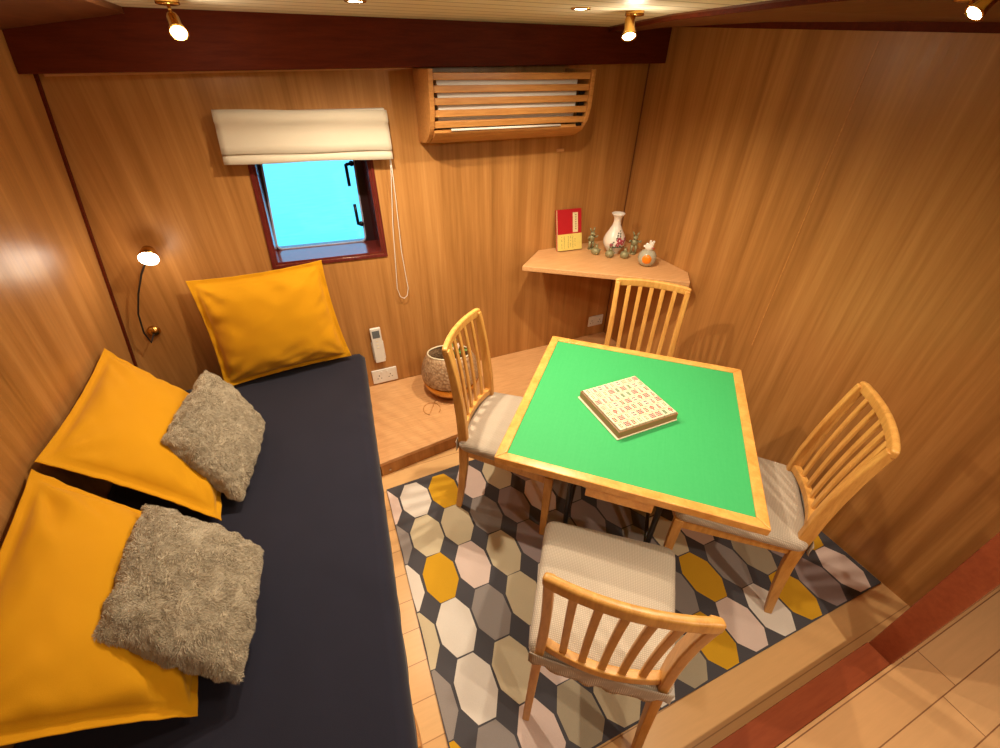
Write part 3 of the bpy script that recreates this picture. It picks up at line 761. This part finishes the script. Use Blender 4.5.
# marks
def mk_char(seed, two=True):
    r = random.Random(seed); b = MB()
    for k in range(3): b.box((r.uniform(-.003, .003), .0105 - k * .0042, 0), (r.uniform(.005, .010), .0018, .0006))
    b.box((r.uniform(-.002, .002), .005, 0), (.0026, .010, .0006))
    b.box((0, -.0035, 0), (.013, .0022, .0006), 1); b.box((-.003, -.008, 0), (.0025, .009, .0006), 1); b.box((.003, -.009, 0), (.0025, .008, .0006), 1); b.box((0, -.0125, 0), (.011, .0022, .0006), 1)
    return b, [M_blue, M_red]
def mk_red(seed):
    b = MB(); b.box((0, 0, 0), (.0034, .026, .0006)); b.box((0, .008, 0), (.014, .003, .0006)); b.box((0, -.002, 0), (.014, .003, .0006)); b.box((-.0065, .003, 0), (.003, .010, .0006)); b.box((.0065, .003, 0), (.003, .010, .0006)); return b, [M_red]
def mk_green(seed):
    b = MB()
    for k in range(5): b.box((0, .010 - k * .005, 0), (.012 - .001 * (k % 2) * 4, .0024, .0006))
    b.box((-.003, 0, 0), (.0028, .024, .0006)); b.box((.004, -.002, 0), (.0028, .020, .0006)); return b, [M_green]
def mk_bamboo(nr, nc, mid):
    b = MB()
    for i in range(nr):
        for j in range(nc):
            x = (j - (nc - 1) / 2) * .0065; y = (i - (nr - 1) / 2) * (.024 / nr)
            b.box((x, y, 0), (.0030, .020 / nr, .0006), 1 if (mid and j == nc // 2) else 0)
    return b, [M_green, M_red]
def mk_dots(nr, nc, cols):
    b = MB()
    for i in range(nr):
        for j in range(nc):
            x = (j - (nc - 1) / 2) * .0075; y = (i - (nr - 1) / 2) * (.025 / nr)
            b.lathe([(0, -.0003), (.0034, -.0003), (.0034, .0003), (0, .0003)], 10, c=(x, y, 0), mi=(i + j) % len(cols), smooth=False)
    return b, [dict(r=M_red, b=M_blue, g=M_green)[q] for q in cols]
kinds = [('dark and red character', lambda: mk_char(1)), ('dark and red numeral', lambda: mk_char(5)), ('single red character', lambda: mk_red(0)), ('green character', lambda: mk_green(0)),
         ('six green bamboo bars', lambda: mk_bamboo(2, 3, False)), ('nine green and red bamboo bars', lambda: mk_bamboo(3, 3, True)), ('four green bamboo bars', lambda: mk_bamboo(2, 2, False)),
         ('nine red and dark dots', lambda: mk_dots(3, 3, 'rb')), ('four dark dots', lambda: mk_dots(2, 2, 'b')), ('six red and green dots', lambda: mk_dots(3, 2, 'rg'))]
tb_me = MB(); tb_me.box((0, 0, .0155), (.0272, .0344, .031))
proto = tb_me.build('mahjong_tile', M_ivory, bevel=.0022, seg=2)
marks = []
for nm, f in kinds:
    bb, ms = f(); o = bb.build('engraved_mark', ms); o.scale = (1.02, .98, 1); marks.append(o)
ordn = ['first', 'second', 'third', 'fourth', 'fifth', 'sixth', 'seventh', 'eighth', 'ninth']
rowname = ['nearest row', 'second nearest row', 'third nearest row', 'middle row', 'third farthest row', 'second farthest row', 'farthest row']
r_ = random.Random(11)
for j in range(7):
    for i in range(9):
        tl = proto.copy(); COL.objects.link(tl)
        tl.location = (MX + (i - 4) * .0290, MY + (j - 3) * .0362, MZ + .0092)
        k = r_.choice([0, 1, 2, 3, 4, 5, 5, 6, 7, 7, 8, 9, 9])
        mk = marks[k].copy(); COL.objects.link(mk); mk.parent = tl; mk.location = (0, 0, .0312)
        tag(tl, 'mahjong tile with %s, %s, %s from left' % (kinds[k][0], rowname[j], ordn[i]), 'mahjong tile', 'mahjong tiles in the tray')
for o in [proto] + marks: bpy.data.objects.remove(o, do_unlink=True)

# ---------------------------------------------------------------- things on the shelf
SZ = .8713
# book
bk = empty('book', (1.497, 2.318, SZ), math.radians(-4), 'red covered book with a yellow paper band standing upright on the corner shelf', 'book')
b = MB(); b.box((0, 0, .124), (.160, .022, .243)); b.build('pages', M_paper, bk)
b = MB(); b.box((0, -.0125, .1245), (.168, .002, .249)); b.box((0, .0125, .1245), (.168, .002, .249)); b.box((.083, 0, .1245), (.002, .026, .249)); b.build('cover', M_bookred, bk)
b = MB(); b.box((0, -.0142, .051), (.170, .0012, .100)); b.box((-.0, .0142, .051), (.170, .0012, .100)); b.box((.0846, 0, .051), (.0012, .0285, .1)); b.build('paper_band', M_yellow, bk)
b = MB(); b.box((.040, -.0141, .168), (.036, .001, .118)); b.build('title_label', M_paper, bk)
b = MB(); r5 = random.Random(5)
for k in range(7):
    z = .215 - k * .014; b.box((.043, -.0148, z), (.012, .0006, .0022)); b.box((.043, -.0148, z - .004), (.008, .0006, .0018)); b.box((.043, -.0148, z - .002), (.0018, .0006, .010))
for x in (-.058, -.040, -.012, .004, .020, .036):
    for k in range(9):
        z = .086 - k * .0085
        if r5.random() < .85: b.box((x, -.0151, z), (r5.uniform(.004, .009), .0006, .0018)); b.box((x + r5.uniform(-.002, .002), -.0151, z - .002), (.0016, .0006, .005))
b.build('printed_characters', M_ink, bk)
bk.rotation_euler.x = math.radians(-14)
bk.location.z += .003
# vase
vs_ = empty('vase', (1.735, 2.175, SZ), 0, 'white pear-shaped porcelain vase with painted pink flowers at the back of the corner shelf', 'vase')
prof = [(0, 0), (.040, 0), (.044, .006), (.042, .014), (.062, .035), (.078, .062), (.080, .088), (.068, .118), (.046, .150), (.030, .178), (.025, .200), (.028, .222), (.042, .240), (.048, .246), (.045, .248), (.026, .228), (.02, .2), (0, .19)]
prof = [(q * .86, z) for q, z in prof]
b = MB(); b.lathe(prof, 40); b.build('body', M_porc, vs_)
def vr(z):
    pz = [(.062, .035), (.078, .062), (.080, .088), (.068, .118), (.046, .150), (.030, .178)]
    for (r0, z0), (r1, z1) in zip(pz, pz[1:]):
        if z0 <= z <= z1: return .86 * (r0 + (r1 - r0) * (z - z0) / (z1 - z0))
    return .05
def on(an, z, e=.0015): a = math.radians(an); r0 = vr(z) + e; return Vector((r0 * math.cos(a), r0 * math.sin(a), z))
def petals(b, an, z, rad, mi=0, n=6):
    c = on(an, z); nrm = Vector((c.x, c.y, 0)).normalized(); tx = Vector((-nrm.y, nrm.x, 0)); tz = Vector((0, 0, 1))
    for k in range(n):
        a = 2 * PI * k / n; pc_ang = an + math.degrees((math.cos(a) * rad) / .08); pz = z + math.sin(a) * rad
        cc = on(pc_ang, min(.175, max(.036, pz))); nn = Vector((cc.x, cc.y, 0)).normalized(); q = nn.to_track_quat('Z', 'Y').to_matrix().to_4x4()
        b.sphere((0, 0, 0), (rad * .62, rad * .62, .0022), 8, 5, mi, Matrix.Translation(cc) @ q)
b = MB(); petals(b, -100, .098, .013); petals(b, -82, .085, .011); petals(b, -108, .075, .009); petals(b, -60, .10, .008); petals(b, -140, .07, .008); b.build('painted_flowers', M_pink, vs_)
b = MB()
for a0, z0, a1, z1 in ((-150, .045, -118, .062), (-125, .05, -95, .06), (-95, .055, -60, .048), (-118, .10, -104, .135), (-95, .11, -85, .145), (-70, .09, -45, .10), (-145, .06, -130, .085)):
    b.tube([on(a0 + (a1 - a0) * k / 5, z0 + (z1 - z0) * k / 5 + .003 * math.sin(k), .001) for k in range(6)], .0022, 6)
    for k in (1, 3, 5): 
        cc = on(a0 + (a1 - a0) * k / 5, z0 + (z1 - z0) * k / 5 + .005); nn = Vector((cc.x, cc.y, 0)).normalized(); b.sphere((0, 0, 0), (.006, .004, .002), 8, 5, 0, Matrix.Translation(cc) @ nn.to_track_quat('Z', 'Y').to_matrix().to_4x4())
b.build('painted_leaves', M_leaf, vs_)
# bronze standing figurines (long-eared, on two legs)
def standing(x, y, rot, label):
    r = empty('bronze_figurine', (x, y, SZ), rot, label, 'figurine', 'bronze figurines on the corner shelf')
    b = MB(); b.lathe([(0, 0), (.020, 0), (.020, .006), (0, .007)], 20); b.build('base', M_bronze, r)
    b = MB()
    for s_ in (-1, 1): b.tube([(s_ * .010, .0, .005), (s_ * .011, -.003, .03), (s_ * .008, .0, .056)], [.006, .0055, .008], 10)
    b.sphere((0, 0, .072), (.016, .013, .023)); b.sphere((0, -.003, .104), (.0125, .012, .013)); b.sphere((0, -.014, .101), (.005, .006, .005))
    b.tube([(0, 0, .08), (0, -.001, .1)], .007, 10)
    for s_ in (-1, 1):
        b.tube([(s_ * .014, 0, .085), (s_ * .026, -.006, .075), (s_ * .024, -.012, .09)], [.005, .0045, .004], 8)
        b.tube([(s_ * .006, 0, .113), (s_ * .010, .001, .128), (s_ * .014, .002, .140)], [.003, .0045, .0015], 8)
    b.v = [(x * 1.35, y * 1.35, z) for x, y, z in b.v]
    b.build('body', M_bronze, r)
standing(1.640, 2.285, .1, 'small standing bronze figurine with raised ears, left of the white vase')
standing(1.845, 2.110, -.5, 'small standing bronze figurine with raised ears, right of the white vase')
def squat(x, y, rot, label):
    r = empty('bronze_figurine', (x, y, SZ), rot, label, 'figurine', 'bronze figurines on the corner shelf')
    r.scale = (.84, .84, 1)
    b = MB(); b.lathe([(0, 0), (.020, 0), (.031, .010), (.033, .022), (.027, .036), (.014, .042), (0, .043)], 24)
    b.tube([(.03, 0, .022), (.043, 0, .028)], [.006, .003], 8); b.build('body', M_bronze, r)
    b = MB(); b.sphere((0, -.004, .050), (.012, .012, .011)); b.sphere((0, -.015, .049), (.005, .005, .004))
    for s_ in (-1, 1): b.tube([(s_ * .006, -.002, .056), (s_ * .010, 0, .072)], [.004, .002], 8)
    b.build('head', M_bronze, r)
squat(1.618, 2.195, -.2, 'squat round bronze animal figurine, leftmost of the front three on the corner shelf')
squat(1.672, 2.120, -.2, 'squat round bronze animal figurine, middle of the front three on the corner shelf')
squat(1.750, 2.072, -.2, 'squat round bronze animal figurine, rightmost of the front three on the corner shelf')
# round white ornament with orange patch and white crest
og = empty('ornament', (1.800, 1.925, SZ), -.75, 'round grey ornament with orange circle and white topknot, right end of the corner shelf', 'ornament')
b = MB(); b.lathe([(0, 0), (.030, 0), (.048, .018), (.054, .042), (.050, .066), (.036, .086), (.018, .094), (0, .095)], 32); b.build('body', M_greyg, og)
b = MB(); b.sphere((0, -.041, .048), (.029, .0155, .029), 20, 10); b.build('orange_circle', M_orange, og)
b = MB(); b.sphere((0, 0, .108), (.026, .022, .022)); b.sphere((.012, -.002, .128), (.013, .010, .014)); b.sphere((-.012, 0, .122), (.012, .011, .011)); b.sphere((.02, -.004, .142), (.007, .006, .009)); b.sphere((.002, -.002, .140), (.007, .006, .012)); b.sphere((-.024, 0, .112), (.010, .01, .008))
b.build('crest', M_porc, og)
b = MB(); b.tube([(.024, -.010, .108), (.034, -.014, .106)], [.005, .001], 8); b.sphere((.016, -.020, .112), .003); b.build('beak', M_red, og)

# ---------------------------------------------------------------- planter
pc = (.600, 2.165, .1125)
pl = empty('woven_planter', pc, 0, 'brown and brass round planter with woven upper half on the step behind the left chair', 'planter')
b = MB(); b.lathe([(0, 0), (.10, 0), (.142, .022), (.170, .065), (.184, .120), (.180, .122), (.10, .06), (0, .05)], 48); b.build('lower_bowl', M_brass, pl)
tw = NT('hammered_cream'); v = tw.coord(); vo = tw.n('ShaderNodeTexVoronoi'); tw.l(v, vo.inputs['Vector']); vo.inputs['Scale'].default_value = 62
tw.set(col=tw.mix(vo.outputs['Distance'], L(202, 170, 134), L(136, 100, 68)), rough=.5); tw.bump(vo.outputs['Distance'], .7, .006)
b = MB(); seg = 64; vs = []; fs = []
layers = [(.183, .121), (.186, .15), (.180, .19), (.168, .23), (.150, .262), (.136, .285)]
for r0, z in layers:
    for k in range(seg):
        a = 2 * PI * k / seg; t_ = (z - .113) / (.285 - .113)
        tilt = t_ * (+.032 * math.cos(a - math.radians(-110)))
        vs.append((r0 * math.cos(a) * (1 - .0 * t_), r0 * math.sin(a), z + tilt))
for (r0, z) in ((.134, .283), (.150, .2), (.165, .12)):
    for k in range(seg):
        a = 2 * PI * k / seg; t_ = (z - .113) / (.285 - .113); vs.append((r0 * math.cos(a), r0 * math.sin(a), z + t_ * +.032 * math.cos(a - math.radians(-110))))
for j in range(len(layers) + 2):
    for k in range(seg): fs.append((j * seg + k, j * seg + (k + 1) % seg, (j + 1) * seg + (k + 1) % seg, (j + 1) * seg + k))
b.add(vs, fs, 0, True); b.build('woven_side', tw.m, pl)
b = MB(); b.tube([(.134 * math.cos(2 * PI * k / 40), .134 * math.sin(2 * PI * k / 40), .286 + +.032 * math.cos(2 * PI * k / 40 - math.radians(-110))) for k in range(41)], .005, 8); b.build('rim', M_creamplastic, pl)
b = MB(); b.lathe([(0, .12), (.16, .12), (.16, .125), (0, .13)], 32); b.build('dark_lining', M_socketdark, pl)
fl = empty('artificial_plant', (pc[0] + .04, pc[1] + .02, pc[2] + .131), 0, 'small posy with pink and green blooms sitting inside the brown planter', 'plant')
b = MB(); r6 = random.Random(4)
for k in range(7):
    a = r6.uniform(0, 2 * PI); rr = r6.uniform(.02, .07); b.tube([(0, 0, 0), (rr * math.cos(a) * .6, rr * math.sin(a) * .6, .09), (rr * math.cos(a), rr * math.sin(a), .17)], .003, 6)
b.build('stem', M_leaf, fl)
b = MB()
for k in range(14):
    a = r6.uniform(0, 2 * PI); rr = r6.uniform(.01, .075); z = r6.uniform(.13, .19)
    M = MT(rr * math.cos(a) + .015, rr * math.sin(a), z) @ RZ(a) @ Matrix.Rotation(r6.uniform(-.8, .8), 4, 'Y'); b.sphere((0, 0, 0), (.026, .012, .003), 10, 6, 0, M)
b.build('leaf', plain('plant_green', L(110, 150, 84), .5), fl)
for (x, y, z, m) in ((-.05, -.02, .165, 0), (-.03, .03, .175, 0), (.0, -.03, .18, 1), (.035, -.01, .185, 1)):
    b = MB()
    for k in range(6): b.sphere((x + .012 * math.cos(k), y + .012 * math.sin(k), z), (.011, .011, .008), 8, 6)
    b.sphere((x, y, z + .004), .010, 8, 6); b.build('bloom', [plain('bloom_pink', L(222, 126, 110), .5), plain('bloom_pale', L(226, 196, 176), .5)][m], fl)
b = MB(); pts = [(.42 + .052 * math.cos(a), 2.015 + .06 * math.sin(a), .1145) for a in [k * PI / 10 for k in range(-3, 14)]] + [(.46, 2.08, .1145)]
b.tube(pts, .0024, 6); tag(b.build('cord_loop', M_acwood), 'thin tan cord looped on the step in front of the planter', 'cord')

# ---------------------------------------------------------------- lights
def lamp(name, typ, loc, energy, col=(1, .74, .44), size=.03, rot=None, spot=None, blend=.5):
    d = bpy.data.lights.new(name, typ); d.energy = energy; d.color = col
    if typ in ('POINT', 'SPOT'): d.shadow_soft_size = size
    if typ == 'SPOT': d.spot_size = math.radians(spot); d.spot_blend = blend
    if typ == 'AREA': d.size = size
    o = bpy.data.objects.new(name, d); COL.objects.link(o); o.location = loc
    if rot is not None: o.rotation_euler = Vector(rot).to_track_quat('-Z', 'Y').to_euler()
    return o
W = (1, .83, .60)
lamp('downlight_or_fill_lamp', 'SPOT', (.268, 1.705, 1.99), 66, W, .022, (0, 0, -1), 152, .8)
lamp('downlight_or_fill_lamp', 'SPOT', (.972, 1.583, 1.99), 50, W, .022, (0, 0, -1), 152, .8)
lamp('downlight_or_fill_lamp', 'SPOT', (.85, .50, 1.99), 26, W, .022, (0, 0, -1), 160, .8)  # added fill over the front of the room, no downlight fitting here
lamp('downlight_or_fill_lamp', 'SPOT', (.6, -.75, 1.99), 24, W, .03, (0, 0, -1), 165, .8)  # unseen fill added behind the camera to lift the foreground
lamp('downlight_or_fill_lamp', 'SPOT', (1.3, -.70, 1.99), 46, W, .03, (0, 0, -1), 165, .8)  # extra unseen lamp added to brighten the floor around the doorway
lamp('spotlight_lamp', 'POINT', (-.232, 1.872, 1.895), 1.3, W, .02)
lamp('spotlight_lamp', 'POINT', (1.152, 1.53, 1.900), 1.3, W, .02)
lamp('spotlight_lamp', 'SPOT', (-.232, 1.872, 1.895), 8, W, .02, (.15, -.5, -.9), 120, 1)
lamp('spotlight_lamp', 'SPOT', (1.152, 1.53, 1.900), 8, W, .02, (-.2, -.3, -.9), 120, 1)
lamp('spotlight_lamp', 'SPOT', (1.262, .64, 1.905), 16, W, .02, (-.4, .5, -.8), 140, 1)
lamp('reading_bulb', 'POINT', (-.699, 2.19, 1.12), .9, W, .025)

# daylight
wd = bpy.data.worlds.new('world'); sc.world = wd; wd.use_nodes = True; nt = wd.node_tree
bg = nt.nodes['Background']; bg.inputs[0].default_value = (.30, .62, .95, 1); bg.inputs[1].default_value = 2.7

# ---------------------------------------------------------------- camera
cam = bpy.data.cameras.new('camera'); co = bpy.data.objects.new('camera', cam); COL.objects.link(co)
f = 426.134; cam.sensor_width = 36; cam.lens = f * 36 / 1000; cam.clip_start = .02
pitch = math.radians(36.0796); roll = math.radians(-.4124); yaw = math.radians(-23.6)
R_ = Matrix.Rotation(yaw, 3, 'Z') @ Matrix.Rotation(PI / 2 - pitch, 3, 'X') @ Matrix.Rotation(-roll, 3, 'Z')
co.matrix_world = Matrix.Translation((0, 0, 1.854)) @ R_.to_4x4()
sc.camera = co
sc.view_settings.view_transform = 'Standard'; sc.view_settings.look = 'None'; sc.view_settings.gamma = 1
sc.view_settings.use_curve_mapping = False; sc.view_settings.exposure = 0.27
sc.cycles.max_bounces = 10; sc.cycles.use_denoising = True
